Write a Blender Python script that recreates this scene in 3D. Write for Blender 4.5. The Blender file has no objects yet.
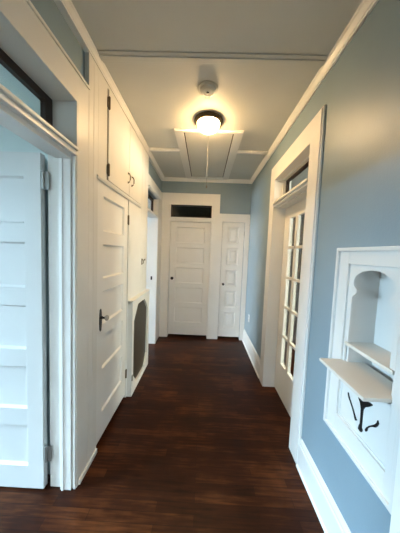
import bpy, bmesh, math, random
from mathutils import Matrix, Vector
random.seed(7)
S = bpy.context.scene
COL = S.collection

# ------------------------------------------------------------------ dimensions
XL, XR, YF, ZC, EYE = -0.764, 0.771, 3.747, 2.82, 1.55
XLW, XLB = -0.794, -0.936      # left partition: hall face of the plaster, room face
XRB = 0.931                    # right partition: far face
BY, NY, WX, EX = -2.2, 5.0, -4.2, 4.0   # outer shell

# ------------------------------------------------------------------ materials
def new_mat(name):
    m = bpy.data.materials.new(name); m.use_nodes = True
    nt = m.node_tree; b = nt.nodes['Principled BSDF']
    return m, nt, b

def paint(name, col, rough=0.45, var=0.05, bump=0.03, scale=9.0, spec=0.5):
    """wall or wood paint: slight mottling and roller/brush texture"""
    m, nt, b = new_mat(name)
    tc = nt.nodes.new('ShaderNodeTexCoord')
    n1 = nt.nodes.new('ShaderNodeTexNoise'); n1.inputs['Scale'].default_value = scale * 0.25; n1.inputs['Detail'].default_value = 4
    n2 = nt.nodes.new('ShaderNodeTexNoise'); n2.inputs['Scale'].default_value = scale * 14; n2.inputs['Detail'].default_value = 3
    nt.links.new(tc.outputs['Object'], n1.inputs['Vector']); nt.links.new(tc.outputs['Object'], n2.inputs['Vector'])
    r = nt.nodes.new('ShaderNodeValToRGB')
    r.color_ramp.elements[0].position = 0.3; r.color_ramp.elements[1].position = 0.7
    r.color_ramp.elements[0].color = [c * (1 - var) for c in col] + [1]
    r.color_ramp.elements[1].color = [min(1, c * (1 + var)) for c in col] + [1]
    nt.links.new(n1.outputs['Fac'], r.inputs['Fac']); nt.links.new(r.outputs['Color'], b.inputs['Base Color'])
    bp = nt.nodes.new('ShaderNodeBump'); bp.inputs['Strength'].default_value = bump; bp.inputs['Distance'].default_value = 0.01
    nt.links.new(n2.outputs['Fac'], bp.inputs['Height']); nt.links.new(bp.outputs['Normal'], b.inputs['Normal'])
    b.inputs['Roughness'].default_value = rough
    b.inputs['Specular IOR Level'].default_value = spec
    return m

def simple(name, col, rough=0.4, metal=0.0):
    m, nt, b = new_mat(name)
    n = nt.nodes.new('ShaderNodeTexNoise'); n.inputs['Scale'].default_value = 40
    mx = nt.nodes.new('ShaderNodeMixRGB'); mx.blend_type = 'MULTIPLY'; mx.inputs['Fac'].default_value = 0.25
    mx.inputs['Color1'].default_value = list(col) + [1]
    nt.links.new(n.outputs['Fac'], mx.inputs['Color2'])
    nt.links.new(mx.outputs['Color'], b.inputs['Base Color'])
    b.inputs['Roughness'].default_value = rough; b.inputs['Metallic'].default_value = metal
    return m

def glass(name, tint=(0.93, 0.95, 0.94), refl=1.0):
    m = bpy.data.materials.new(name); m.use_nodes = True
    nt = m.node_tree; nt.nodes.clear()
    o = nt.nodes.new('ShaderNodeOutputMaterial'); mx = nt.nodes.new('ShaderNodeMixShader')
    t = nt.nodes.new('ShaderNodeBsdfTransparent'); t.inputs['Color'].default_value = list(tint) + [1]
    g = nt.nodes.new('ShaderNodeBsdfGlossy'); g.inputs['Roughness'].default_value = 0.02
    fr = nt.nodes.new('ShaderNodeFresnel'); fr.inputs['IOR'].default_value = 1.5
    ge = nt.nodes.new('ShaderNodeNewGeometry'); io = nt.nodes.new('ShaderNodeMapRange')
    io.inputs['To Min'].default_value = 1.5; io.inputs['To Max'].default_value = 1/1.5
    nt.links.new(ge.outputs['Backfacing'], io.inputs['Value']); nt.links.new(io.outputs['Result'], fr.inputs['IOR'])
    mu = nt.nodes.new('ShaderNodeMath'); mu.operation = 'MULTIPLY'; mu.inputs[1].default_value = refl
    nt.links.new(fr.outputs[0], mu.inputs[0]); nt.links.new(mu.outputs[0], mx.inputs[0])
    nt.links.new(t.outputs[0], mx.inputs[1]); nt.links.new(g.outputs[0], mx.inputs[2])
    nt.links.new(mx.outputs[0], o.inputs['Surface'])
    return m

def wood_floor():
    m, nt, b = new_mat('dark_stained_strip_oak')
    tc = nt.nodes.new('ShaderNodeTexCoord')
    br = nt.nodes.new('ShaderNodeTexBrick')
    br.offset = 0.37; br.offset_frequency = 2; br.squash = 1
    br.inputs['Color1'].default_value = (0.0, 0.0, 0.0, 1); br.inputs['Color2'].default_value = (1, 1, 1, 1)
    br.inputs['Mortar'].default_value = (0.35, 0.35, 0.35, 1)
    br.inputs['Scale'].default_value = 1.0; br.inputs['Mortar Size'].default_value = 0.0012
    br.inputs['Brick Width'].default_value = 0.62; br.inputs['Row Height'].default_value = 0.058
    br.inputs['Bias'].default_value = 0.0
    nt.links.new(tc.outputs['Object'], br.inputs['Vector'])
    mp = nt.nodes.new('ShaderNodeMapping'); mp.inputs['Scale'].default_value = (3.0, 38, 1)
    gr = nt.nodes.new('ShaderNodeTexNoise'); gr.inputs['Scale'].default_value = 1.6; gr.inputs['Detail'].default_value = 6; gr.inputs['Distortion'].default_value = 0.6
    nt.links.new(tc.outputs['Object'], mp.inputs['Vector']); nt.links.new(mp.outputs['Vector'], gr.inputs['Vector'])
    bl = nt.nodes.new('ShaderNodeTexNoise'); bl.inputs['Scale'].default_value = 2.3; bl.inputs['Detail'].default_value = 5; bl.inputs['Roughness'].default_value = 0.6
    nt.links.new(tc.outputs['Object'], bl.inputs['Vector'])
    a = nt.nodes.new('ShaderNodeMixRGB'); a.inputs['Fac'].default_value = 0.74
    nt.links.new(br.outputs['Color'], a.inputs['Color1']); nt.links.new(gr.outputs['Fac'], a.inputs['Color2'])
    a2 = nt.nodes.new('ShaderNodeMixRGB'); a2.inputs['Fac'].default_value = 0.5
    nt.links.new(a.outputs['Color'], a2.inputs['Color1']); nt.links.new(bl.outputs['Fac'], a2.inputs['Color2'])
    r = nt.nodes.new('ShaderNodeValToRGB')
    e = r.color_ramp.elements
    e[0].position = 0.30; e[0].color = (0.009, 0.0025, 0.0010, 1)
    e[1].position = 0.74; e[1].color = (0.130, 0.039, 0.0105, 1)
    k = e.new(0.5); k.color = (0.032, 0.0076, 0.0023, 1)
    nt.links.new(a2.outputs['Color'], r.inputs['Fac'])
    dk = nt.nodes.new('ShaderNodeMixRGB'); dk.inputs['Color2'].default_value = (0.005, 0.0025, 0.0015, 1)
    sc = nt.nodes.new('ShaderNodeMath'); sc.operation = 'MULTIPLY'; sc.inputs[1].default_value = 0.6
    nt.links.new(br.outputs['Fac'], sc.inputs[0]); nt.links.new(sc.outputs[0], dk.inputs['Fac'])
    nt.links.new(r.outputs['Color'], dk.inputs['Color1'])
    nt.links.new(dk.outputs['Color'], b.inputs['Base Color'])
    rr = nt.nodes.new('ShaderNodeMapRange'); rr.inputs['To Min'].default_value = 0.30; rr.inputs['To Max'].default_value = 0.50
    nt.links.new(bl.outputs['Fac'], rr.inputs['Value']); nt.links.new(rr.outputs['Result'], b.inputs['Roughness'])
    bp = nt.nodes.new('ShaderNodeBump'); bp.inputs['Strength'].default_value = 0.06; bp.inputs['Distance'].default_value = 0.004
    nt.links.new(gr.outputs['Fac'], bp.inputs['Height']); nt.links.new(bp.outputs['Normal'], b.inputs['Normal'])
    b.inputs['Specular IOR Level'].default_value = 0.16
    return m

def mesh_screen():
    m, nt, b = new_mat('woven_metal_screen')
    tc = nt.nodes.new('ShaderNodeTexCoord')
    w1 = nt.nodes.new('ShaderNodeTexWave'); w1.bands_direction = 'Y'; w1.inputs['Scale'].default_value = 45
    w2 = nt.nodes.new('ShaderNodeTexWave'); w2.bands_direction = 'Z'; w2.inputs['Scale'].default_value = 45
    nt.links.new(tc.outputs['Object'], w1.inputs['Vector']); nt.links.new(tc.outputs['Object'], w2.inputs['Vector'])
    mx = nt.nodes.new('ShaderNodeMath'); mx.operation = 'MAXIMUM'
    nt.links.new(w1.outputs['Fac'], mx.inputs[0]); nt.links.new(w2.outputs['Fac'], mx.inputs[1])
    r = nt.nodes.new('ShaderNodeValToRGB')
    r.color_ramp.elements[0].color = (0.016, 0.012, 0.008, 1); r.color_ramp.elements[1].color = (0.080, 0.066, 0.046, 1)
    nt.links.new(mx.outputs[0], r.inputs['Fac']); nt.links.new(r.outputs['Color'], b.inputs['Base Color'])
    b.inputs['Roughness'].default_value = 0.45; b.inputs['Metallic'].default_value = 0.2
    return m

def lamp_glass():
    m = bpy.data.materials.new('lit_frosted_glass'); m.use_nodes = True
    nt = m.node_tree; nt.nodes.clear()
    o = nt.nodes.new('ShaderNodeOutputMaterial'); em = nt.nodes.new('ShaderNodeEmission')
    lw = nt.nodes.new('ShaderNodeLayerWeight'); lw.inputs['Blend'].default_value = 0.35
    r = nt.nodes.new('ShaderNodeValToRGB')
    el = r.color_ramp.elements
    el[0].position = 0.0; el[0].color = (1.0, 0.67, 0.33, 1)
    el[1].position = 1.0; el[1].color = (0.004, 0.0022, 0.0004, 1)
    k = el.new(0.45); k.color = (0.40, 0.25, 0.105, 1)
    k = el.new(0.80); k.color = (0.022, 0.014, 0.0045, 1)
    lw.inputs['Blend'].default_value = 0.5
    nt.links.new(lw.outputs['Facing'], r.inputs['Fac']); nt.links.new(r.outputs['Color'], em.inputs['Color'])
    em.inputs['Strength'].default_value = LAMP
    nt.links.new(em.outputs[0], o.inputs['Surface'])
    return m

LAMP = 78.0
M = {}
M['white'] = paint('white_gloss_paint', (0.82, 0.81, 0.775), 0.35, 0.03, 0.04)
M['white_dimmed'] = paint('dimmed_white_paint', (0.71, 0.70, 0.67), 0.38, 0.03, 0.04)  # same white paint, its colour darkened to offset strong daylight
M['white_old'] = paint('cream_white_brushed_paint', (0.76, 0.745, 0.70), 0.38, 0.05, 0.06)
M['blue'] = paint('grey_blue_wall_paint', (0.236, 0.320, 0.372), 0.42, 0.05, 0.08)
M['pale'] = paint('pale_blue_room_paint', (0.68, 0.76, 0.73), 0.5, 0.03, 0.05)
M['ceil'] = paint('pale_grey_ceiling_paint', (0.65, 0.65, 0.605), 0.55, 0.04, 0.05)
M['dim'] = paint('unlit_room_black', (0.03, 0.03, 0.027), 0.7)  # near black wall colour stands in for the darkness of unlit space
M['room'] = paint('grey_room_paint', (0.46, 0.45, 0.36), 0.6)
M['board'] = paint('warm_white_board_paint', (0.68, 0.63, 0.56), 0.4, 0.05, 0.04)
M['floor'] = wood_floor()
M['sash'] = simple('dark_brown_sash_wood', (0.030, 0.014, 0.009), 0.35)
M['bronze'] = simple('dark_bronze', (0.10, 0.075, 0.045), 0.38, 0.7)
M['black'] = simple('black_iron', (0.010, 0.009, 0.009), 0.35, 0.3)
M['steel'] = simple('painted_steel_hinge', (0.42, 0.42, 0.40), 0.4, 0.6)
M['oldbrass'] = simple('tarnished_hinge_metal', (0.16, 0.13, 0.085), 0.45, 0.7)
M['plastic'] = simple('cream_plastic', (0.66, 0.64, 0.56), 0.4)
M['greyplastic'] = simple('aged_grey_plastic', (0.64, 0.63, 0.56), 0.45)
M['outletw'] = simple('white_plastic', (0.85, 0.85, 0.82), 0.35)
M['cord'] = simple('grey_cord', (0.20, 0.18, 0.15), 0.6)
M['knobglass'] = simple('clear_knob_glass', (0.55, 0.52, 0.46), 0.08)
M['glass'] = glass('window_glass', refl=0.45)
M['glassdoor'] = glass('old_door_glass', (0.88, 0.90, 0.88), 1.3)
M['screen'] = mesh_screen()
M['bowl'] = lamp_glass()

# ------------------------------------------------------------------ mesh helpers
def box(bm, a, b, bev=0.0):
    x0, x1 = sorted((a[0], b[0])); y0, y1 = sorted((a[1], b[1])); z0, z1 = sorted((a[2], b[2]))
    v = [bm.verts.new(p) for p in ((x0,y0,z0),(x1,y0,z0),(x1,y1,z0),(x0,y1,z0),(x0,y0,z1),(x1,y0,z1),(x1,y1,z1),(x0,y1,z1))]
    f = [bm.faces.new([v[i] for i in q]) for q in ((0,3,2,1),(4,5,6,7),(0,1,5,4),(1,2,6,5),(2,3,7,6),(3,0,4,7))]
    if bev:
        es = list({e for q in f for e in q.edges})
        bmesh.ops.bevel(bm, geom=es, offset=bev, segments=2, affect='EDGES', profile=0.6)

def prism(bm, prof, axis, a, b):
    """closed 2-D profile swept along an axis; prof gives the two other coordinates in x,y,z order"""
    def P(p, t):
        return {'x': (t, p[0], p[1]), 'y': (p[0], t, p[1]), 'z': (p[0], p[1], t)}[axis]
    A = [bm.verts.new(P(p, a)) for p in prof]; B = [bm.verts.new(P(p, b)) for p in prof]
    n = len(prof)
    for i in range(n): bm.faces.new((A[i], A[(i+1) % n], B[(i+1) % n], B[i]))
    bm.faces.new(A[::-1]); bm.faces.new(B)

def lathe(bm, prof, seg=40, axis='z', origin=(0,0,0), sign=1):
    """prof: list of (radius, height) along the axis"""
    o = Vector(origin); rings = []
    def P(r, h, t):
        c, s = r*math.cos(t), r*math.sin(t); h = h*sign
        return o + Vector({'z': (c, s, h), 'x': (h, c, s), 'y': (c, h, s)}[axis])
    for r, h in prof:
        if r < 1e-6: rings.append([bm.verts.new(P(0, h, 0))])
        else: rings.append([bm.verts.new(P(r, h, 2*math.pi*i/seg)) for i in range(seg)])
    for a, b in zip(rings, rings[1:]):
        for i in range(seg):
            j = (i+1) % seg
            if len(a) == 1 and len(b) == 1: continue
            if len(a) == 1: bm.faces.new((a[0], b[i], b[j]))
            elif len(b) == 1: bm.faces.new((a[i], b[0], a[j]))
            else: bm.faces.new((a[i], b[i], b[j], a[j]))

def tube(bm, pts, r, seg=8):
    pts = [Vector(p) for p in pts]; rings = []
    for i, p in enumerate(pts):
        d = (pts[min(i+1, len(pts)-1)] - pts[max(i-1, 0)]).normalized()
        up = Vector((0,0,1)) if abs(d.z) < 0.9 else Vector((1,0,0))
        a = d.cross(up).normalized(); b = d.cross(a)
        rr = r[i] if isinstance(r, (list, tuple)) else r
        rings.append([bm.verts.new(p + (a*math.cos(2*math.pi*k/seg) + b*math.sin(2*math.pi*k/seg))*rr) for k in range(seg)])
    for A, B in zip(rings, rings[1:]):
        for k in range(seg):
            bm.faces.new((A[k], A[(k+1) % seg], B[(k+1) % seg], B[k]))
    bm.faces.new(rings[0][::-1]); bm.faces.new(rings[-1])

def obj(name, bm, m, parent=None, smooth=False):
    bmesh.ops.recalc_face_normals(bm, faces=bm.faces)
    me = bpy.data.meshes.new(name); bm.to_mesh(me); bm.free()
    me.materials.append(m)
    if smooth:
        for p in me.polygons: p.use_smooth = True
        try: me.set_sharp_from_angle(angle=math.radians(35))
        except Exception: pass
    o = bpy.data.objects.new(name, me); COL.objects.link(o)
    if parent: o.parent = parent
    return o

def tag(o, label, cat, kind=None, group=None):
    o['label'] = label; o['category'] = cat
    if kind: o['kind'] = kind
    if group: o['group'] = group
    return o

def struct(name, bm, m, label, cat):
    return tag(obj(name, bm, m), label, cat, 'structure')

def empty(name, loc, label, cat, kind=None, rz=0.0, group=None):
    o = bpy.data.objects.new(name, None); COL.objects.link(o)
    o.location = loc; o.rotation_euler = (0, 0, rz); o.empty_display_size = 0.1
    return tag(o, label, cat, kind, group)

def B(*boxes, bev=0.0):
    bm = bmesh.new()
    for a, b in boxes: box(bm, a, b, bev)
    return bm

# ------------------------------------------------------------------ shell
struct('floor', B(((WX-.15, BY-.15, -.12), (EX+.15, NY+.15, 0))), M['floor'], 'glossy dark red brown strip wood floor of the hallway', 'floor')
struct('ceiling', B(((WX-.15, BY-.15, ZC), (EX+.15, NY+.15, ZC+.12))), M['ceil'], 'pale grey painted hallway ceiling', 'ceiling')

def wall_with_holes(axis, c0, c1, a0, a1, holes, z1=ZC):
    """slab between c0 and c1 (normal axis), running a0..a1, with rectangular holes (h0,h1,z0,z1)"""
    bm = bmesh.new()
    def put(p0, p1, q0, q1):
        if p1 - p0 < 1e-4 or q1 - q0 < 1e-4: return
        if axis == 'x': box(bm, (c0, p0, q0), (c1, p1, q1))
        else: box(bm, (p0, c0, q0), (p1, c1, q1))
    cur = a0
    for h0, h1, zb, zt in sorted(holes):
        put(cur, h0, 0, z1); put(h0, h1, 0, zb); put(h0, h1, zt, z1); cur = h1
    put(cur, a1, 0, z1)
    return bm

L_OPEN = (0.35, 1.27, 0, 2.39)       # opening with the door folded back, nearest on the left
L_CLOS = (1.505, 2.125, 0, 2.045)    # closet door
L_FAR = (2.85, 3.45, 0, 2.37)        # door at the far end of the left wall
R_FR = (1.64, 2.43, 0, 2.39)         # glazed door
R_NICHE = (0.81, 1.142, 0.69, 1.525)
R_NEAR = (-0.20, 0.62, 0, 2.08)
F_1 = (-0.62, 0.105, 0, 2.37)
F_2 = (0.297, 0.69, 0, 2.10)
struct('wall_left', wall_with_holes('x', XLB, XLW, BY, NY, [L_OPEN, L_CLOS, L_FAR]), M['blue'], 'grey blue plaster wall behind the white woodwork on the left', 'wall')
struct('wall_right', wall_with_holes('x', XR, XRB, BY, NY, [R_NEAR, R_NICHE, R_FR]), M['blue'], 'grey blue wall on the right with glazed door and recessed cabinet', 'wall')
struct('wall_far', wall_with_holes('y', YF+.02, YF+.16, XLW, XR, [F_1, F_2]), M['blue'], 'short grey wall with two white doors at the hall end', 'wall')
struct('wall_back', wall_with_holes('y', BY-.14, BY, WX, EX, [(-3.3, -1.5, 0.6, 2.3), (-.45, .45, 0.0, 2.1)]), M['pale'], 'wall behind the viewer with window and entry', 'wall')
struct('wall_outer_left', wall_with_holes('x', WX-.14, WX, BY-.14, NY+.14, [(-.8, 1.2, 0.6, 2.3), (2.1, 3.8, .5, 2.3)]), M['pale'], 'outer pale blue wall of the rooms on the left', 'wall')
struct('wall_outer_right', wall_with_holes('x', EX, EX+.14, BY-.14, NY+.14, [(0.2, 1.8, .7, 2.2)]), M['room'], 'outer grey wall of the room on the right', 'wall')
struct('wall_outer_far', B(((WX, NY, 0), (EX, NY+.14, ZC))), M['dim'], 'outer wall beyond the hall end, coloured near black as unlit', 'wall')
struct('wall_partition', B(((WX, 1.335, 0), (XLB, 1.44, ZC)), ((-1.56, 1.44, 0), (-1.46, 2.58, ZC)), ((-1.56, 2.58, 0), (XLB, 2.66, ZC))), M['pale'], 'pale blue partition closing the room and closet on the left', 'wall')
struct('wall_partition_far', B(((XLW-.05, YF+.16, 0), (XLW, NY, ZC)), ((XR, YF+.16, 0), (XR+.05, NY, ZC)), ((.18, YF+.16, 0), (.24, NY, ZC))), M['dim'], 'inner walls beyond the far doors, coloured near black as unlit', 'wall')

# ------------------------------------------------------------------ doors
def door(name, label, x, y, z, w, h, rz, n=5, stile=0.105, top=0.105, mid=0.095, bot=0.22, t=0.036, mat='white', raised=False, name_z=None):
    """slab in its own frame: face at y=0 looking to -y, x 0..w, z 0..h"""
    d = empty(name, (x, y, z), label, 'door', 'structure', rz)
    ph = (h - top - bot - mid*(n-1))/n
    zs = []; zz = bot
    for i in range(n):
        zs.append((zz, zz+ph)); zz += ph + mid
    bm = bmesh.new()
    box(bm, (0, 0, 0), (stile, t, h), .002); box(bm, (w-stile, 0, 0), (w, t, h), .002)
    box(bm, (stile-.001, .0006, 0), (w-stile+.001, t, bot), .0)
    for i, (a, b) in enumerate(zs):
        top_z = zs[i+1][0] if i < n-1 else h
        box(bm, (stile-.001, .0006, b), (w-stile+.001, t, top_z))
    for a, b in zs:       # sloped sticking round every panel
        o = [(stile, .001, a), (w-stile, .001, a), (w-stile, .001, b), (stile, .001, b)]
        k = .011
        i_ = [(stile+k, .016, a+k), (w-stile-k, .016, a+k), (w-stile-k, .016, b-k), (stile+k, .016, b-k)]
        vo = [bm.verts.new(p) for p in o]; vi = [bm.verts.new(p) for p in i_]
        for q in range(4): bm.faces.new((vo[q], vo[(q+1) % 4], vi[(q+1) % 4], vi[q]))
    obj('door_frame', bm, M[mat], d)
    for a, b in zs:
        bm = bmesh.new(); box(bm, (stile-.005, .0162, a-.005), (w-stile+.005, t-.008, b+.005))
        if raised:
            k = .035
            o = [(stile+k, .0165, a+k), (w-stile-k, .0165, a+k), (w-stile-k, .0165, b-k), (stile+k, .0165, b-k)]
            k = .055
            i_ = [(stile+k, .004, a+k), (w-stile-k, .004, a+k), (w-stile-k, .004, b-k), (stile+k, .004, b-k)]
            vo = [bm.verts.new(p) for p in o]; vi = [bm.verts.new(p) for p in i_]
            for q in range(4): bm.faces.new((vo[q], vo[(q+1) % 4], vi[(q+1) % 4], vi[q]))
            bm.faces.new(vi)
        obj('panel', bm, M[mat], d)
    return d

def round_knob(parent, x, z, r=.028, mat='black'):
    bm = bmesh.new()
    lathe(bm, [(0, .006), (.02, .006), (.022, .002), (.02, -.0005), (.010, -.004), (.010, -.03), (r*.8, -.036), (r, -.048), (r*.9, -.058), (r*.5, -.064), (0, -.065)], 24, 'y', (x, 0, z))
    return obj('knob', bm, M[mat], parent, True)

def hinge(parent, x, z, h=.09, mat='steel', leaf=.03, y=-.004):
    bm = bmesh.new()
    box(bm, (x-leaf, y+.001, z-h/2), (x+leaf, y+.006, z+h/2))
    lathe(bm, [(0, -h/2-.008), (.004, -h/2-.006), (.007, -h/2), (.007, h/2), (.004, h/2+.006), (0, h/2+.008)], 12, 'z', (x, y-.003, z))
    return obj('hinge', bm, M[mat], parent, True)

# nearest left doorway: slab swung back into the room, seen face on
d1 = door('door_1', 'white five panel door swung open into the room at left edge', -1.745, 1.235, .012, .785, 2.072, 0, bot=.15, mid=.11, top=.135, stile=.10, mat='white_dimmed')
for zz in (1.92, .23):
    bm = bmesh.new()
    box(bm, (.772, .010, zz-.05), (.826, .013, zz+.05))
    lathe(bm, [(0, -.056), (.006, -.052), (.008, -.05), (.008, .05), (.006, .052), (0, .056)], 12, 'z', (.797, .005, zz))
    obj('hinge', bm, M['steel'], d1, True)
round_knob(d1, .06, .95)

# closet door in the white built-in front (faces +x): local x runs +y with rz=+90
d2 = door('door_2', 'white five panel closet door with black long plate and glass knob', -.770, 1.512, .042, .604, 1.995, math.pi/2, bot=.20, mid=.10, top=.095, stile=.095)
bm = bmesh.new()
pz, px = .965, .058
outl = [(0, .088), (.010, .080), (.015, .055), (.019, .02), (.019, -.02), (.015, -.055), (.010, -.080), (0, -.088)]
ring = outl + [(-a, b) for a, b in outl[::-1][1:-1]]
prism(bm, [(px+a, pz+b) for a, b in ring], 'y', -.004, .002)
obj('escutcheon', bm, M['black'], d2)
bm = bmesh.new()
lathe(bm, [(0, 0), (.013, 0), (.012, -.012), (.008, -.016), (.008, -.030), (.012, -.034), (0, -.035)], 20, 'y', (px, -.003, pz+.02))
obj('knob_shank', bm, M['black'], d2, True)
bm = bmesh.new()
lathe(bm, [(0, -.036), (.012, -.036), (.019, -.040), (.0215, -.047), (.020, -.054), (.012, -.059), (0, -.060)], 12, 'y', (px, -.003, pz+.02))
k = obj('knob', bm, M['knobglass'], d2); k['label'] = 'clear faceted glass knob'
for zz in (1.80, .22): hinge(d2, .606, zz, .085, 'oldbrass', .012)

# door at the far end of the left wall
d3 = door('door_3', 'white door swung into the room behind the far left doorway', -.945, 2.905, .01, .57, 2.05, math.pi)
round_knob(d3, .515, 1.075, .026)

# far doors
d4 = door('door_4', 'wide white five panel door under dark transom at hall end', -.612, YF+.035, .045, .71, 2.03, 0, bot=.23, mid=.085, top=.09, stile=.105)
round_knob(d4, .055, 1.03, .027)
d5 = door('door_5', 'narrow white closet door with five raised panels at hall end', .303, YF+.018, .05, .38, 2.045, 0, bot=.16, mid=.085, top=.075, stile=.09, raised=True)
round_knob(d5, .05, .955, .019)
hinge(d5, .385, 1.85, .08, 'steel', .010, -.002)

# near right door, only its casing edge shows
d6 = door('door_6', 'white door beside the recessed cabinet at right edge', .80, .61, .01, .80, 2.06, -math.pi/2)
round_knob(d6, .74, .95)

# glazed door on the right: faces -x; local x runs -y with rz=-90, origin at far end
def french(name, label, x, y, z, w, h, rz):
    d = empty(name, (x, y, z), label, 'door', 'structure', rz)
    g0, g1, zb, zt = .14, .655, .355, 1.935
    nc, nr, mu, mv = 3, 5, .046, .026
    bm = bmesh.new()
    t = .036
    box(bm, (0, 0, 0), (g0, t, h), .002); box(bm, (g1, 0, 0), (w, t, h), .002)
    box(bm, (g0-.001, .0005, 0), (g1+.001, t, zb)); box(bm, (g0-.001, .0005, zt), (g1+.001, t, h))
    obj('door_frame', bm, M['white'], d)
    pw = (g1-g0-mu*(nc-1))/nc; ph = (zt-zb-mv*(nr-1))/nr
    bm = bmesh.new()
    def bar(a0, a1, b0, b1):
        box(bm, (a0, .0015, b0), (a1, t-.0015, b1), .004)
    for i in range(1, nc):
        a = g0 + i*pw + (i-1)*mu; bar(a, a+mu, zb-.004, zt+.004)
    for j in range(1, nr):
        b = zb + j*ph + (j-1)*mv; bar(g0-.004, g1+.004, b, b+mv)
    obj('muntins', bm, M['white'], d)
    for i in range(nc):
        for j in range(nr):
            a = g0 + i*(pw+mu); b = zb + j*(ph+mv)
            bm = bmesh.new(); box(bm, (a-.005, .016, b-.005), (a+pw+.005, .020, b+ph+.005))
            obj('pane', bm, M['glassdoor'], d)
    bm = bmesh.new()
    lathe(bm, [(0, .004), (.024, .004), (.024, -.002), (.010, -.006), (.010, -.035), (.024, -.042), (.027, -.055), (.018, -.066), (0, -.068)], 20, 'y', (w-.055, 0, .95))
    obj('knob', bm, M['black'], d, True)
    return d
d7 = french('door_7', 'white french door of small glass panes in the right wall', .885, 2.425, .012, .78, 2.06, -math.pi/2)

# ------------------------------------------------------------------ transoms and windows
def sash(name, label, axis, c, a0, a1, z0, z1, fw, mat, gmat='glass', t=.03, bars=(0, 0)):
    bm = bmesh.new()
    def q(p0, p1, r0, r1, d0=-t/2, d1=t/2):
        if axis == 'x': box(bm, (c+d0, p0, r0), (c+d1, p1, r1), .002)
        else: box(bm, (p0, c+d0, r0), (p1, c+d1, r1), .002)
    q(a0, a0+fw, z0, z1); q(a1-fw, a1, z0, z1); q(a0+fw, a1-fw, z0, z0+fw); q(a0+fw, a1-fw, z1-fw, z1)
    for i in range(bars[0]):
        p = a0 + (a1-a0)*(i+1)/(bars[0]+1); q(p-.012, p+.012, z0+fw, z1-fw)
    for i in range(bars[1]):
        p = z0 + (z1-z0)*(i+1)/(bars[1]+1); q(a0+fw, a1-fw, p-.012, p+.012, -t/2+.001, t/2-.001)
    w = struct(name, bm, M[mat], label, 'window')
    bm = bmesh.new()
    if axis == 'x': box(bm, (c-.002, a0+fw-.005, z0+fw-.005), (c+.002, a1-fw+.005, z1-fw+.005))
    else: box(bm, (a0+fw-.005, c-.002, z0+fw-.005), (a1-fw+.005, c+.002, z1-fw+.005))
    obj('pane', bm, M[gmat], w)
    return w
sash('window_1', 'dark brown transom sash over the open doorway at upper left', 'x', -.918, .362, 1.258, 2.13, 2.40, .055, 'sash')
sash('window_2', 'dark transom sash over the far left doorway', 'x', -.86, 2.85, 3.45, 2.13, 2.37, .04, 'sash')
sash('window_3', 'dark brown transom sash over the french door on the right', 'x', .885, 1.642, 2.428, 2.14, 2.39, .036, 'sash')
sash('window_4', 'black looking transom over the wide door at hall end', 'y', YF+.045, -.615, .10, 2.155, 2.372, .018, 'sash')
sash('window_5', 'white sash window in the room on the left', 'y', BY-.07, -3.3, -1.5, .6, 2.3, .05, 'white', bars=(1, 1))
sash('window_6', 'white sash window in the outer wall of the left room', 'x', WX-.07, -.8, 1.2, .6, 2.3, .05, 'white', bars=(1, 1))
sash('window_7', 'white sash window in the far left room', 'x', WX-.07, 2.1, 3.8, .5, 2.3, .05, 'white', bars=(1, 1))
sash('window_8', 'white sash window in the room on the right', 'x', EX+.07, .2, 1.8, .7, 2.2, .05, 'white', bars=(1, 1))
sash('window_9', 'glazed entry behind the viewer', 'y', BY-.07, -.45, .45, 0.0, 2.1, .08, 'white', bars=(1, 2))

# ------------------------------------------------------------------ casings and woodwork
def trim(name, bm, label, mat='white'):
    return struct(name, bm, M[mat], label, 'trim')

# doorway casing, nearest left: legs, head board with cap, jamb lining, stop, transom bar
b_ = bmesh.new()
box(b_, (XLW, .23, 0), (XL, .35, 2.39), .002)
box(b_, (XLW, 1.272, 0), (XL, 1.388, 2.39), .002)
box(b_, (XLW, .23, 2.388), (XL, 1.388, 2.54), .002)
box(b_, (XLW, .22, 2.538), (XL+.010, 1.388, 2.553), .003)
t1 = trim('trim_1', b_, 'white casing and head board round the open doorway at left', 'white_old')
b_ = bmesh.new()
box(b_, (XLB, 1.262, 0), (XL-.001, 1.274, 2.392), .001)
box(b_, (XLB, .346, 0), (XL-.001, .358, 2.392), .001)
box(b_, (XLB, .352, 2.386), (XL-.001, 1.27, 2.394), .001)
obj('jamb', b_, M['white_old'], t1)
b_ = bmesh.new()
box(b_, (-.862, 1.246, 0), (-.792, 1.263, 2.075), .003); box(b_, (-.852, 1.240, 0), (-.838, 1.247, 2.075), .002)
box(b_, (-.785, 1.252, 0), (-.768, 1.263, 2.075), .004)
box(b_, (-.862, .357, 0), (-.792, .374, 2.075), .003)
obj('door_stop', b_, M['white'], t1)
b_ = bmesh.new()
box(b_, (XLB, .358, 2.085), (XL-.002, 1.262, 2.112), .002); box(b_, (XLB, .358, 2.11), (XL+.012, 1.264, 2.126), .004)
box(b_, (-.88, .36, 2.06), (-.79, 1.25, 2.086), .003)
obj('transom_bar', b_, M['white'], t1)
b_ = bmesh.new(); box(b_, (XL-.001, 1.28, 0), (XL+.010, 1.508, .035), .003)
obj('shoe_molding', b_, M['white'], t1)

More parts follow.
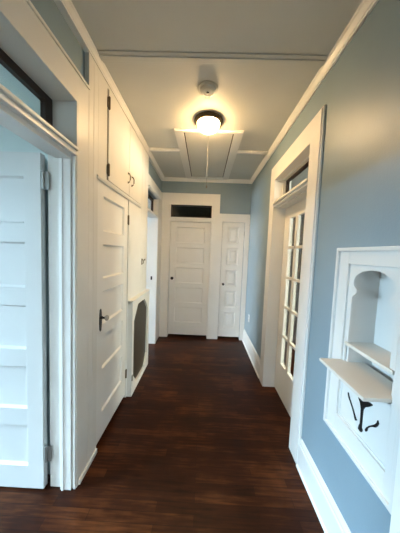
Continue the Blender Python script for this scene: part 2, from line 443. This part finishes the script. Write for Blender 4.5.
# white built-in front of the closets
b_ = bmesh.new()
box(b_, (XLW, 1.389, 0), (XL, 1.508, ZC-.002), .002)
box(b_, (XLW, 1.508, 2.04), (XL, 2.811, ZC-.002), .001)
box(b_, (XLW, 2.122, 0), (XL, 2.811, 2.041), .001)
box(b_, (-.905, 2.785, 0), (XLW+.001, 2.811, 2.4), .001)
for yy in (1.45, 2.55, 2.68):
    box(b_, (XL-.004, yy-.002, 1.05 if yy > 2 else .05), (XL+.0012, yy+.002, 2.75))
t2 = trim('trim_2', b_, 'white painted built-in closet front along the left wall', 'white_old')
b_ = bmesh.new()
prism(b_, [(XL-.001, 2.035), (XL+.006, 2.037), (XL+.012, 2.050), (XL+.012, 2.056), (XL-.001, 2.062)], 'y', 1.490, 2.49)
obj('ledge_molding', b_, M['white_old'], t2)
b_ = B(((XLW-.004, 1.505, 0), (XLW, 1.514, 2.04)), ((XLW-.004, 2.116, 0), (XLW, 2.125, 2.04)))
obj('jamb', b_, M['white_old'], t2)

# far left doorway casing
b_ = bmesh.new()
box(b_, (XLW, 3.45, 0), (XL, YF+.005, 2.39), .002)
box(b_, (XLW, 2.812, 2.37), (XL, YF+.005, 2.545), .002)
prism(b_, [(XL-.001, 2.375), (XL+.014, 2.385), (XL+.022, 2.40), (XL-.001, 2.405)], 'y', 2.815, 3.53)
t3 = trim('trim_3', b_, 'white casing round the far left doorway', 'white_old')
b_ = bmesh.new()
box(b_, (XLB, 3.438, 0), (XL-.001, 3.452, 2.372), .001); box(b_, (XLB, 2.848, 0), (XL-.03, 2.86, 2.372), .001)
box(b_, (XL-.004, 3.444, 0), (XL+.006, 3.475, 2.09), .003)
obj('jamb', b_, M['white'], t3)
b_ = bmesh.new()
box(b_, (-.90, 2.86, 2.07), (XL-.001, 3.44, 2.11), .002); box(b_, (XL-.004, 2.82, 2.075), (XL+.008, 3.475, 2.10), .003)
obj('transom_bar', b_, M['white'], t3)

b_ = B(((-.862, 3.4345, 1.072), (-.836, 3.4385, 1.132)), bev=.001)
o = obj('strike_plate', b_, M['black'], t3); o['label'] = 'small black strike plate'

# far wall casings
b_ = bmesh.new()
box(b_, (XL-.02, YF, 0), (-.62, YF+.02, 2.37), .002); box(b_, (.104, YF, 0), (.238, YF+.02, 2.37), .002)
box(b_, (XL-.02, YF, 2.368), (.238, YF+.02, 2.563), .002)
box(b_, (-.632, YF-.008, 2.362), (.116, YF+.002, 2.385), .003)
t4 = trim('trim_4', b_, 'white casing round the wide door and transom at hall end')
b_ = bmesh.new()
box(b_, (-.626, YF+.002, 0), (-.616, YF+.16, 2.372), .001); box(b_, (.099, YF+.002, 0), (.109, YF+.16, 2.372), .001)
obj('jamb', b_, M['white'], t4)
b_ = bmesh.new(); box(b_, (-.64, YF-.016, 2.128), (.124, YF+.10, 2.150), .004); box(b_, (-.62, YF-.004, 2.078), (.105, YF+.10, 2.129), .003)
obj('transom_bar', b_, M['white'], t4)
b_ = bmesh.new()
box(b_, (.236, YF+.001, 0), (.297, YF+.02, 2.10), .002); box(b_, (.688, YF+.001, 0), (XR-.001, YF+.02, 2.10), .002)
box(b_, (.236, YF+.001, 2.098), (XR-.001, YF+.02, 2.238), .002)
t5 = trim('trim_5', b_, 'white casing round the narrow closet door at hall end')

# french door casing
XC = XR-.024
b_ = bmesh.new()
box(b_, (XC, 1.505, 0), (XR, 1.64, 2.39), .003); box(b_, (XC, 2.43, 0), (XR, 2.575, 2.39), .003)
box(b_, (XC, 1.505, 2.388), (XR, 2.575, 2.548), .003)
box(b_, (XC-.006, 1.495, 2.0), (XR, 1.507, 2.555), .002) if False else None
box(b_, (XC+.008, 1.492, .0), (XR, 1.506, 2.556), .003); box(b_, (XC+.008, 2.574, 0), (XR, 2.588, 2.556), .003); box(b_, (XC+.008, 1.492, 2.546), (XR, 2.588, 2.560), .003)
t6 = trim('trim_6', b_, 'white casing and head board round the french door on the right')
b_ = bmesh.new()
box(b_, (XC+.001, 2.428, 0), (XRB, 2.440, 2.392), .001); box(b_, (XC+.001, 1.630, 0), (XRB, 1.642, 2.392), .001); box(b_, (XC+.001, 1.635, 2.386), (XRB, 2.435, 2.394), .001)
box(b_, (.835, 2.412, 2.13), (.868, 2.43, 2.39), .003); box(b_, (.835, 1.64, 2.372), (.868, 2.43, 2.39), .003)
obj('jamb', b_, M['white'], t6)
b_ = bmesh.new()
box(b_, (.80, 1.64, 2.075), (XRB, 2.43, 2.118), .003); box(b_, (XC-.012, 1.636, 2.112), (XRB, 2.434, 2.132), .004); box(b_, (XC+.006, 1.64, 2.09), (.81, 2.43, 2.114), .004)
obj('transom_bar', b_, M['white'], t6)

# near right casing
b_ = bmesh.new()
box(b_, (XC, .62, 0), (XR, .758, 2.08), .003); box(b_, (XC, -.34, 2.08), (XR, .758, 2.22), .003); box(b_, (XC, -.34, 0), (XR, -.2, 2.08), .003)
trim('trim_7', b_, 'white door casing cut by the right picture edge')

# crowns and ceiling battens
def crown(name, side, label):
    bm = bmesh.new()
    prof = [(0, 2.763), (.012, 2.763), (.014, 2.772), (.020, 2.776), (.034, 2.802), (.040, 2.806), (.042, ZC-.0005), (0, ZC-.0005)]
    if side == 'right': prism(bm, [(XR-a, z) for a, z in prof], 'y', BY, YF+.02)
    if side == 'left': prism(bm, [(XL-.030+(a*.6+.030 if a else 0), z) for a, z in prof], 'y', BY, YF+.02)
    if side == 'far': prism(bm, [(YF+.02-a, z) for a, z in prof], 'x', XLW, XR)
    return trim(name, bm, label)
crown('trim_8', 'right', 'white crown molding along the top of the right wall')
crown('trim_9', 'left', 'white crown molding along the top of the left wall')
crown('trim_10', 'far', 'white crown molding above the two far doors')
b_ = bmesh.new(); box(b_, (XL, 1.437, ZC-.007), (XR-.03, 1.527, ZC), .002); box(b_, (XL, 1.462, ZC-.014), (XR-.03, 1.502, ZC-.006), .003)
trim('trim_11', b_, 'nearest ceiling batten running across the hall', 'ceil')
for nm, a, b, lb in (('trim_12', XL+.01, -.355, 'short ceiling batten left of the attic hatch'), ('trim_13', .348, XR-.04, 'short ceiling batten right of the attic hatch')):
    b_ = bmesh.new(); box(b_, (a, 2.705, ZC-.012), (b, 2.78, ZC), .002); box(b_, (a, 2.725, ZC-.02), (b, 2.76, ZC-.010), .004)
    trim(nm, b_, lb)

# baseboards
def base(name, x, y0, y1, s, label, h=.215):
    bm = bmesh.new()
    prism(bm, [(x, 0), (x+s*.020, 0), (x+s*.020, h-.045), (x+s*.014, h-.038), (x+s*.016, h-.022), (x+s*.006, h-.002), (x, h)], 'y', y0, y1)
    b = struct(name, bm, M['white_dimmed'], label, 'baseboard')
    bm = bmesh.new(); prism(bm, [(x+s*.020, 0), (x+s*.030, 0), (x+s*.028, .012), (x+s*.020, .018)], 'y', y0, y1)
    obj('shoe_molding', bm, M['white'], b)
base('baseboard_right_near', XR, .76, 1.492, -1, 'tall white baseboard under the recessed cabinet')
base('baseboard_right_far', XR, 2.588, YF, -1, 'tall white baseboard between french door and hall end')
base('baseboard_right_back', XR, BY, -.34, -1, 'tall white baseboard behind the viewer on the right')
base('baseboard_left_back', XLW, BY, .23, 1, 'tall white baseboard behind the viewer on the left')

# ------------------------------------------------------------------ upper wall cupboard
cup = empty('wall_cupboard', (XL, 2.075, 2.06), 'white two door cupboard high on left wall above closet door', 'cupboard')
def local(bm, o):
    bmesh.ops.translate(bm, verts=bm.verts, vec=-Vector(o.location)); return bm
for y0, y1, py, hy in ((1.652, 2.098, 2.065, 1.655), (2.104, 2.49, 2.170, None)):
    b_ = bmesh.new(); box(b_, (XL-.012, y0, 2.075), (XL+.008, y1, 2.735), .003)
    dd = obj('door', local(b_, cup), M['white_old'], cup)
    b_ = bmesh.new()
    tube(b_, [(XL+.008, py, 2.275), (XL+.022, py, 2.270), (XL+.030, py, 2.25), (XL+.030, py, 2.215), (XL+.022, py, 2.195), (XL+.008, py, 2.19)], [.007, .005, .005, .005, .005, .007])
    box(b_, (XL+.007, py-.009, 2.265), (XL+.010, py+.009, 2.285)); box(b_, (XL+.007, py-.009, 2.18), (XL+.010, py+.009, 2.20))
    obj('pull', local(b_, cup), M['oldbrass'], dd, True)
    if hy:
        for zz in (2.635, 2.15):
            b_ = bmesh.new()
            lathe(b_, [(0, -.05), (.005, -.046), (.008, -.04), (.008, .04), (.005, .046), (0, .05)], 10, 'z', (XL+.012, hy-.006, zz))
            box(b_, (XL+.002, hy-.022, zz-.035), (XL+.010, hy+.010, zz+.035), .002)
            obj('hinge', local(b_, cup), M['oldbrass'], dd, True)
for ya, yb in ((1.642, 1.651), (2.0985, 2.1035)):
    b_ = B(((XL-.004, ya, 2.074), (XL+.0015, yb, 2.735)))
    obj('gap_shade_strip', local(b_, cup), M['oldbrass'], cup)  # dark strips standing in for the shade in the door joints

# ------------------------------------------------------------------ low screened cabinet
vent = empty('vent_cover', (-.737, 2.46, 0), 'low white boxed vent cover with octagonal dark metal screen', 'vent')
X1 = -.712; y0, y1, zt = 2.135, 2.805, 1.015
oc = [(2.185, .20), (2.31, .075), (2.62, .065), (2.735, .20), (2.735, .80), (2.575, .955), (2.315, .955), (2.185, .80)]
b_ = bmesh.new()
outer = [(y0, .001), (y1, .001), (y1, zt), (y0, zt)]
def ringface(bm, x):
    return [bm.verts.new((x, a, b)) for a, b in oc]
def frame_side(bm, x):
    o = [bm.verts.new((x, a, b)) for a, b in outer]; i = ringface(bm, x)
    bm.faces.new((o[0], i[0], i[1])) ; bm.faces.new((o[0], i[1], i[2], o[1])); bm.faces.new((o[1], i[2], i[3]))
    bm.faces.new((o[1], i[3], i[4], o[2])); bm.faces.new((o[2], i[4], i[5])); bm.faces.new((o[2], i[5], i[6], o[3]))
    bm.faces.new((o[3], i[6], i[7])); bm.faces.new((o[3], i[7], i[0], o[0]))
    return o, i
oa, ia = frame_side(b_, X1); ob, ib = frame_side(b_, X1-.022)
for k in range(4): b_.faces.new((oa[k], oa[(k+1) % 4], ob[(k+1) % 4], ob[k]))
for k in range(8): b_.faces.new((ia[k], ia[(k+1) % 8], ib[(k+1) % 8], ib[k]))
obj('face_frame', local(b_, vent), M['white_old'], vent)
b_ = bmesh.new()
box(b_, (XL, y0, .001), (X1-.020, y0+.018, zt)); box(b_, (XL, y1-.018, .001), (X1-.020, y1, zt)); box(b_, (XL, y0, zt-.018), (X1-.020, y1, zt))
obj('case', local(b_, vent), M['white_old'], vent)
b_ = bmesh.new(); box(b_, (XL, y0-.006, zt), (X1+.008, y1+.004, zt+.016), .004)
obj('top_molding', local(b_, vent), M['white_old'], vent)
b_ = bmesh.new(); box(b_, (X1-.030, y0+.03, .03), (X1-.024, y1-.03, zt-.03))
s = obj('screen', local(b_, vent), M['screen'], vent); s['label'] = 'dark woven metal screen'
b_ = bmesh.new()
lathe(b_, [(0, -.03), (.006, -.028), (.006, .028), (0, .03)], 10, 'z', (X1+.002, y0+.012, .20)); box(b_, (X1-.001, y0+.004, .17), (X1+.002, y0+.03, .23))
obj('hinge', local(b_, vent), M['oldbrass'], vent, True)

# ------------------------------------------------------------------ recessed cabinet on the right wall
nic = empty('ironing_cabinet', (XR, .99, .58), 'white recessed wall cabinet with scalloped niche, shelf and fold down board', 'cabinet')
Y0, Y1, Z0, Z1 = .762, 1.226, .582, 1.602
i0, i1, j0, j1 = .818, 1.136, .692, 1.520
XN = XR-.020
b_ = bmesh.new()
box(b_, (XN, Y0, Z0), (XR, i0, Z1), .003); box(b_, (XN, i1, Z0), (XR, Y1, Z1), .003)
box(b_, (XN+.0004, i0-.001, Z0), (XR, i1+.001, j0), .003); box(b_, (XN+.0004, i0-.001, j1), (XR, i1+.001, Z1), .003)
obj('face_frame', local(b_, nic), M['white_dimmed'], nic)
b_ = bmesh.new()
q = .022
box(b_, (XN-.012, Y0-.004, Z0-.004), (XR, Y0+q-.006, Z1+.004), .005); box(b_, (XN-.012, Y1-q+.006, Z0-.004), (XR, Y1+.004, Z1+.004), .005)
box(b_, (XN-.0115, Y0, Z0-.004), (XR, Y1, Z0+q-.006), .005); box(b_, (XN-.0115, Y0, Z1-q+.006), (XR, Y1, Z1+.004), .005)
obj('outer_molding', local(b_, nic), M['white_dimmed'], nic)
b_ = bmesh.new()
w = .012
box(b_, (XN+.009, i1-w, j0), (XR, i1, j1), .003); box(b_, (XN+.009, i0, j0), (XR, i0+w, j1), .003); box(b_, (XN+.009, i0, j0), (XR, i1, j0+w), .003); box(b_, (XN+.009, i0, j1-w), (XR, i1, j1), .003)
obj('inner_molding', local(b_, nic), M['white_dimmed'], nic)
# liner of the niche
XB = .898
b_ = bmesh.new()
box(b_, (XB, i0-.004, j0), (XB+.012, i1+.004, j1+.003)); box(b_, (XR, i1-.026, j0), (XB, i1-.014, j1)); box(b_, (XR, i0+.014, j0), (XB, i0+.026, j1)); box(b_, (XR, i0, j1-.01), (XB, i1, j1+.003))
obj('niche_lining', local(b_, nic), M['white_dimmed'], nic)
# scalloped arch board
cy = (i0+i1)/2
half = [(.126, 1.112), (.126, 1.340), (.120, 1.356), (.106, 1.368), (.096, 1.380), (.096, 1.392), (.106, 1.402), (.117, 1.412), (.121, 1.428)]
for k in range(1, 11):
    t = k/10*math.pi/2
    half.append((.121*math.cos(t) if k < 10 else 0, 1.428+.070*math.sin(t)))
hw = (i1-i0)/2-.008
arch = [(cy+a, z) for a, z in half] + [(cy-a, z) for a, z in half[::-1][1:]]
b_ = bmesh.new()
prism_x = [(cy+hw, 1.112), (cy+hw, j1-.006), (cy-hw, j1-.006), (cy-hw, 1.112)] + arch[::-1]
prism(b_, prism_x, 'x', XN+.008, XR-.002)
obj('arch_board', local(b_, nic), M['white_dimmed'], nic)
b_ = bmesh.new(); box(b_, (XN+.002, i0+.012, 1.092), (XB, i1-.012, 1.110), .003)
obj('shelf', local(b_, nic), M['board'], nic)
b_ = bmesh.new(); box(b_, (.640, i0+.001, .985), (.86, 1.142, 1.001), .003)
s = obj('drop_board', local(b_, nic), M['board'], nic); s['label'] = 'board folded out level into the hall'
b_ = bmesh.new(); box(b_, (XN+.0145, i0+.010, j0+.010), (XR+.004, i1-.010, .984)); 
obj('lower_panel', local(b_, nic), M['white_dimmed'], nic)
def scroll(pts, wid, label):
    """flat wrought scroll lying on the lower panel: pts in (y,z)"""
    bm = bmesh.new(); n = len(pts); x0, x1 = XN+.015, XN+.009
    # smooth the polyline
    P = [Vector(p) for p in pts]; W = list(wid)
    fine, fw = [], []
    for i in range(n-1):
        p0, p1, p2, p3 = P[max(i-1, 0)], P[i], P[i+1], P[min(i+2, n-1)]
        for k in range(6):
            t = k/6
            fine.append(.5*((2*p1)+(-p0+p2)*t+(2*p0-5*p1+4*p2-p3)*t*t+(-p0+3*p1-3*p2+p3)*t**3)); fw.append(W[i]*(1-t)+W[i+1]*t)
    fine.append(P[-1]); fw.append(W[-1])
    f0 = []; 
    for i, p in enumerate(fine):
        d = (fine[min(i+1, len(fine)-1)]-fine[max(i-1, 0)]).normalized(); nn = Vector((-d.y, d.x))*fw[i]/2
        a, b = p+nn, p-nn
        f0.append([bm.verts.new((x, q.x, q.y)) for q in (a, b) for x in (x0, x1)])
    for A, C in zip(f0, f0[1:]):
        bm.faces.new((A[0], C[0], C[1], A[1])); bm.faces.new((A[1], C[1], C[3], A[3])); bm.faces.new((A[3], C[3], C[2], A[2])); bm.faces.new((A[2], C[2], C[0], A[0]))
    bm.faces.new(f0[0][:2]+f0[0][3:1:-1]); bm.faces.new(f0[-1][:2]+f0[-1][3:1:-1])
    o = obj('scroll_ornament', local(bm, nic), M['black'], nic); o['label'] = label
scroll([(1.047, .875), (1.039, .857), (1.022, .837), (1.001, .811), (.986, .788), (.978, .779)], [.003, .006, .004, .005, .008, .013], 'thin curved black stroke with small tip')
for pts, lb in (([(.976, .899), (.957, .903), (.936, .913), (.914, .92), (.896, .923), (.894, .918), (.912, .899), (.932, .881), (.941, .864), (.942, .832), (.942, .796), (.942, .774), (.935, .765), (.939, .753), (.95, .75), (.96, .754), (.958, .768), (.952, .787), (.952, .824), (.954, .859), (.961, .883)], 'tall black flared scroll stem'),
                ([(.909, .785), (.915, .777), (.919, .785), (.912, .801), (.898, .82), (.883, .836), (.869, .852), (.861, .867), (.859, .878), (.853, .867), (.858, .852), (.868, .838), (.883, .828), (.898, .814), (.907, .8)], 'small black leaf shaped scroll')):
    b_ = bmesh.new(); prism(b_, pts, 'x', XN+.009, XN+.015)
    o = obj('scroll_ornament', local(b_, nic), M['black'], nic); o['label'] = lb

nic.location.x += .012
for o in nic.children:
    if o.name.startswith('scroll_ornament'): o.location.y += .026; o.location.z -= .019

# ------------------------------------------------------------------ ceiling things
lamp = empty('ceiling_light', (-.010, 2.13, ZC), 'lit flush ceiling light with bronze rim and frosted glass bowl', 'ceiling light')
bm = bmesh.new()
lathe(bm, [(0, 0), (.128, 0), (.138, -.006), (.139, -.016), (.133, -.021), (.132, -.026), (.124, -.034), (.116, -.037), (.108, -.036), (0, -.012)], 56)
obj('rim', bm, M['bronze'], lamp, True)
bm = bmesh.new()
prof = []
for k in range(0, 15):
    t = k/14*math.pi/2
    prof.append((.112*math.cos(t)**.85 if k < 14 else 0, -.034-.083*math.sin(t)))
lathe(bm, prof, 56)
obj('glass_bowl', bm, M['bowl'], lamp, True)
bm = bmesh.new(); lathe(bm, [(0, -.113), (.009, -.115), (.010, -.121), (.006, -.128), (0, -.131)], 16)
obj('finial', bm, M['bronze'], lamp, True)

smk = empty('smoke_detector', (-.024, 1.735, ZC), 'round cream smoke detector on ceiling in front of lamp', 'smoke detector')
bm = bmesh.new(); lathe(bm, [(0, 0), (.078, 0), (.080, -.004), (.078, -.010), (.066, -.012), (.062, -.012)], 44); lathe(bm, [(.062, -.008), (.060, -.022), (.052, -.028), (.038, -.031), (0, -.031)], 44)
obj('housing', bm, M['greyplastic'], smk, True)
bm = bmesh.new(); lathe(bm, [(.045, -.026), (.045, -.0325), (.036, -.0335), (.036, -.026)], 36)
obj('vent_ring', bm, M['plastic'], smk, True)
bm = bmesh.new(); lathe(bm, [(0, -.028), (.012, -.028), (.012, -.034), (.009, -.036), (0, -.036)], 16)
o = obj('test_button', bm, M['black'], smk, True); o['label'] = 'dark round test button'
bm = bmesh.new(); box(bm, (-.022, .048, -.030), (.022, .076, -.008), .004)
obj('battery_tab', bm, M['plastic'], smk)

hat = empty('attic_hatch', (0, 2.97, ZC), 'white framed pull down attic hatch in ceiling behind the lamp', 'attic hatch')
hx0, hx1, hy0, hy1 = -.355, .348, 2.285, 3.70
b_ = bmesh.new()
z = ZC
box(b_, (hx0, hy0, z-.022), (hx0+.085, hy1, z), .003); box(b_, (hx1-.085, hy0, z-.022), (hx1, hy1, z), .003)
box(b_, (hx0+.083, hy0+.002, z-.022), (hx1-.083, hy0+.032, z), .003); box(b_, (hx0+.083, hy1-.05, z-.022), (hx1-.083, hy1-.001, z), .003)
box(b_, (hx0-.012, hy0-.004, z-.009), (hx0+.012, hy1, z), .002); box(b_, (hx1-.012, hy0-.004, z-.009), (hx1+.012, hy1, z), .002)
obj('frame', local(b_, hat), M['white'], hat)
b_ = bmesh.new(); box(b_, (hx0+.097, hy0+.040, z-.010), (hx1-.097, hy1-.058, z), .002)
obj('hatch_panel', local(b_, hat), M['ceil'], hat)
for xa in (hx0+.085, hx1-.0975):
    b_ = B(((xa, hy0+.03, z-.0035), (xa+.0125, hy1-.05, z)))
    obj('gap_shade_strip', local(b_, hat), M['black'], hat)  # black strip drawn in for the shade of the gap beside the panel
b_ = bmesh.new()
tube(b_, [(-.008, 2.36, z-.006), (-.008, 2.36, 2.6), (-.006, 2.36, 2.27)], .0016, 6)
lathe(b_, [(0, .02), (.005, .016), (.007, .004), (.005, -.010), (0, -.014)], 10, 'z', (-.006, 2.36, 2.26))
obj('pull_cord', local(b_, hat), M['cord'], hat, True)

# ------------------------------------------------------------------ small wall fittings
sw = empty('latch', (XL, 2.59, 1.41), 'small dark metal catch on white closet front above vent cover', 'latch')
b_ = bmesh.new(); box(b_, (XL, 2.575, 1.372), (XL+.006, 2.605, 1.448), .002)
obj('plate', local(b_, sw), M['oldbrass'], sw)
b_ = bmesh.new(); tube(b_, [(XL+.005, 2.59, 1.435), (XL+.020, 2.59, 1.43), (XL+.022, 2.59, 1.39), (XL+.005, 2.59, 1.383)], .0055)
obj('catch_lever', local(b_, sw), M['oldbrass'], sw, True)
b_ = bmesh.new(); lathe(b_, [(0, 0), (.012, 0), (.010, .012), (0, .014)], 14, 'x', (XL, 2.70, 1.43))
obj('strike', local(b_, sw), M['oldbrass'], sw, True)

ot = empty('wall_outlet', (XR, 3.42, .51), 'white outlet plate low on right wall near hall end', 'outlet')
b_ = bmesh.new(); box(b_, (XR-.006, 3.385, .452), (XR, 3.455, .568), .003)
obj('plate', local(b_, ot), M['outletw'], ot)
for zz in (.535, .485):
    b_ = bmesh.new(); lathe(b_, [(0, 0), (.016, 0), (.016, .003), (0, .0035)], 18, 'x', (XR-.0055, 3.42, zz), -1)
    obj('socket', local(b_, ot), M['plastic'], ot, True)

# ------------------------------------------------------------------ light
def area(name, loc, direction, sx, sy, power, col):
    l = bpy.data.lights.new(name, 'AREA'); l.shape = 'RECTANGLE'; l.size = sx; l.size_y = sy; l.energy = power; l.color = col
    o = bpy.data.objects.new(name, l); COL.objects.link(o); o.location = loc
    o.rotation_euler = Vector(direction).to_track_quat('-Z', 'Y').to_euler()
    return o
SKY = (0.52, 0.765, 1.0)
area('daylight_left_room_back', (-2.4, BY-2.0, 2.5), (0, 1, -.30), 3.0, 2.0, 80, (0.72, 0.86, 1.0))
area('daylight_left_room_side', (WX-2.0, .2, 3.1), (1, 0, -.38), 3.4, 1.8, 1180, SKY)
area('daylight_far_left_room', (WX-1.2, 2.3, 2.2), (1, .25, -.15), 2.0, 1.8, 420, (0.78, 0.88, 1.0))
area('daylight_right_room', (EX+.8, 1.0, 2.2), (-1, 0, -.2), 2.2, 1.8, 480, (1.0, .95, .84))
area('daylight_entry', (0, BY-2.0, 2.6), (0, 1, -.30), 2.0, 2.0, 120, (0.84, 0.92, 1.0))

w = bpy.data.worlds.new('sky'); S.world = w; w.use_nodes = True
nt = w.node_tree; bg = nt.nodes['Background']
st = nt.nodes.new('ShaderNodeTexSky'); st.sky_type = 'HOSEK_WILKIE'; st.turbidity = 3.0; st.sun_direction = (.3, .6, .7)
nt.links.new(st.outputs['Color'], bg.inputs['Color']); bg.inputs['Strength'].default_value = 1.0

# ------------------------------------------------------------------ camera
f = 212.5
R_ = ((0.9990314398093886, 0.020556404618545725, 0.03890522460465517), (-0.017959840360945438, 0.9976611475715806, -0.06595209443502249), (-0.04016996896425723, 0.06518948423875896, 0.9970640424456672))
cam = bpy.data.cameras.new('camera'); co = bpy.data.objects.new('camera', cam); COL.objects.link(co)
cam.sensor_fit = 'HORIZONTAL'; cam.sensor_width = 36.0; cam.lens = f/400*36.0; cam.clip_start = .02
r, fw_, u = (Vector(v) for v in R_)
m = Matrix((r, u, -fw_)).transposed().to_4x4(); m.translation = (0, 0, EYE)
co.matrix_world = m
S.camera = co
S.view_settings.view_transform = 'Standard'; S.view_settings.look = 'None'; S.view_settings.gamma = 1
S.view_settings.use_curve_mapping = False
S.view_settings.exposure = 1.56
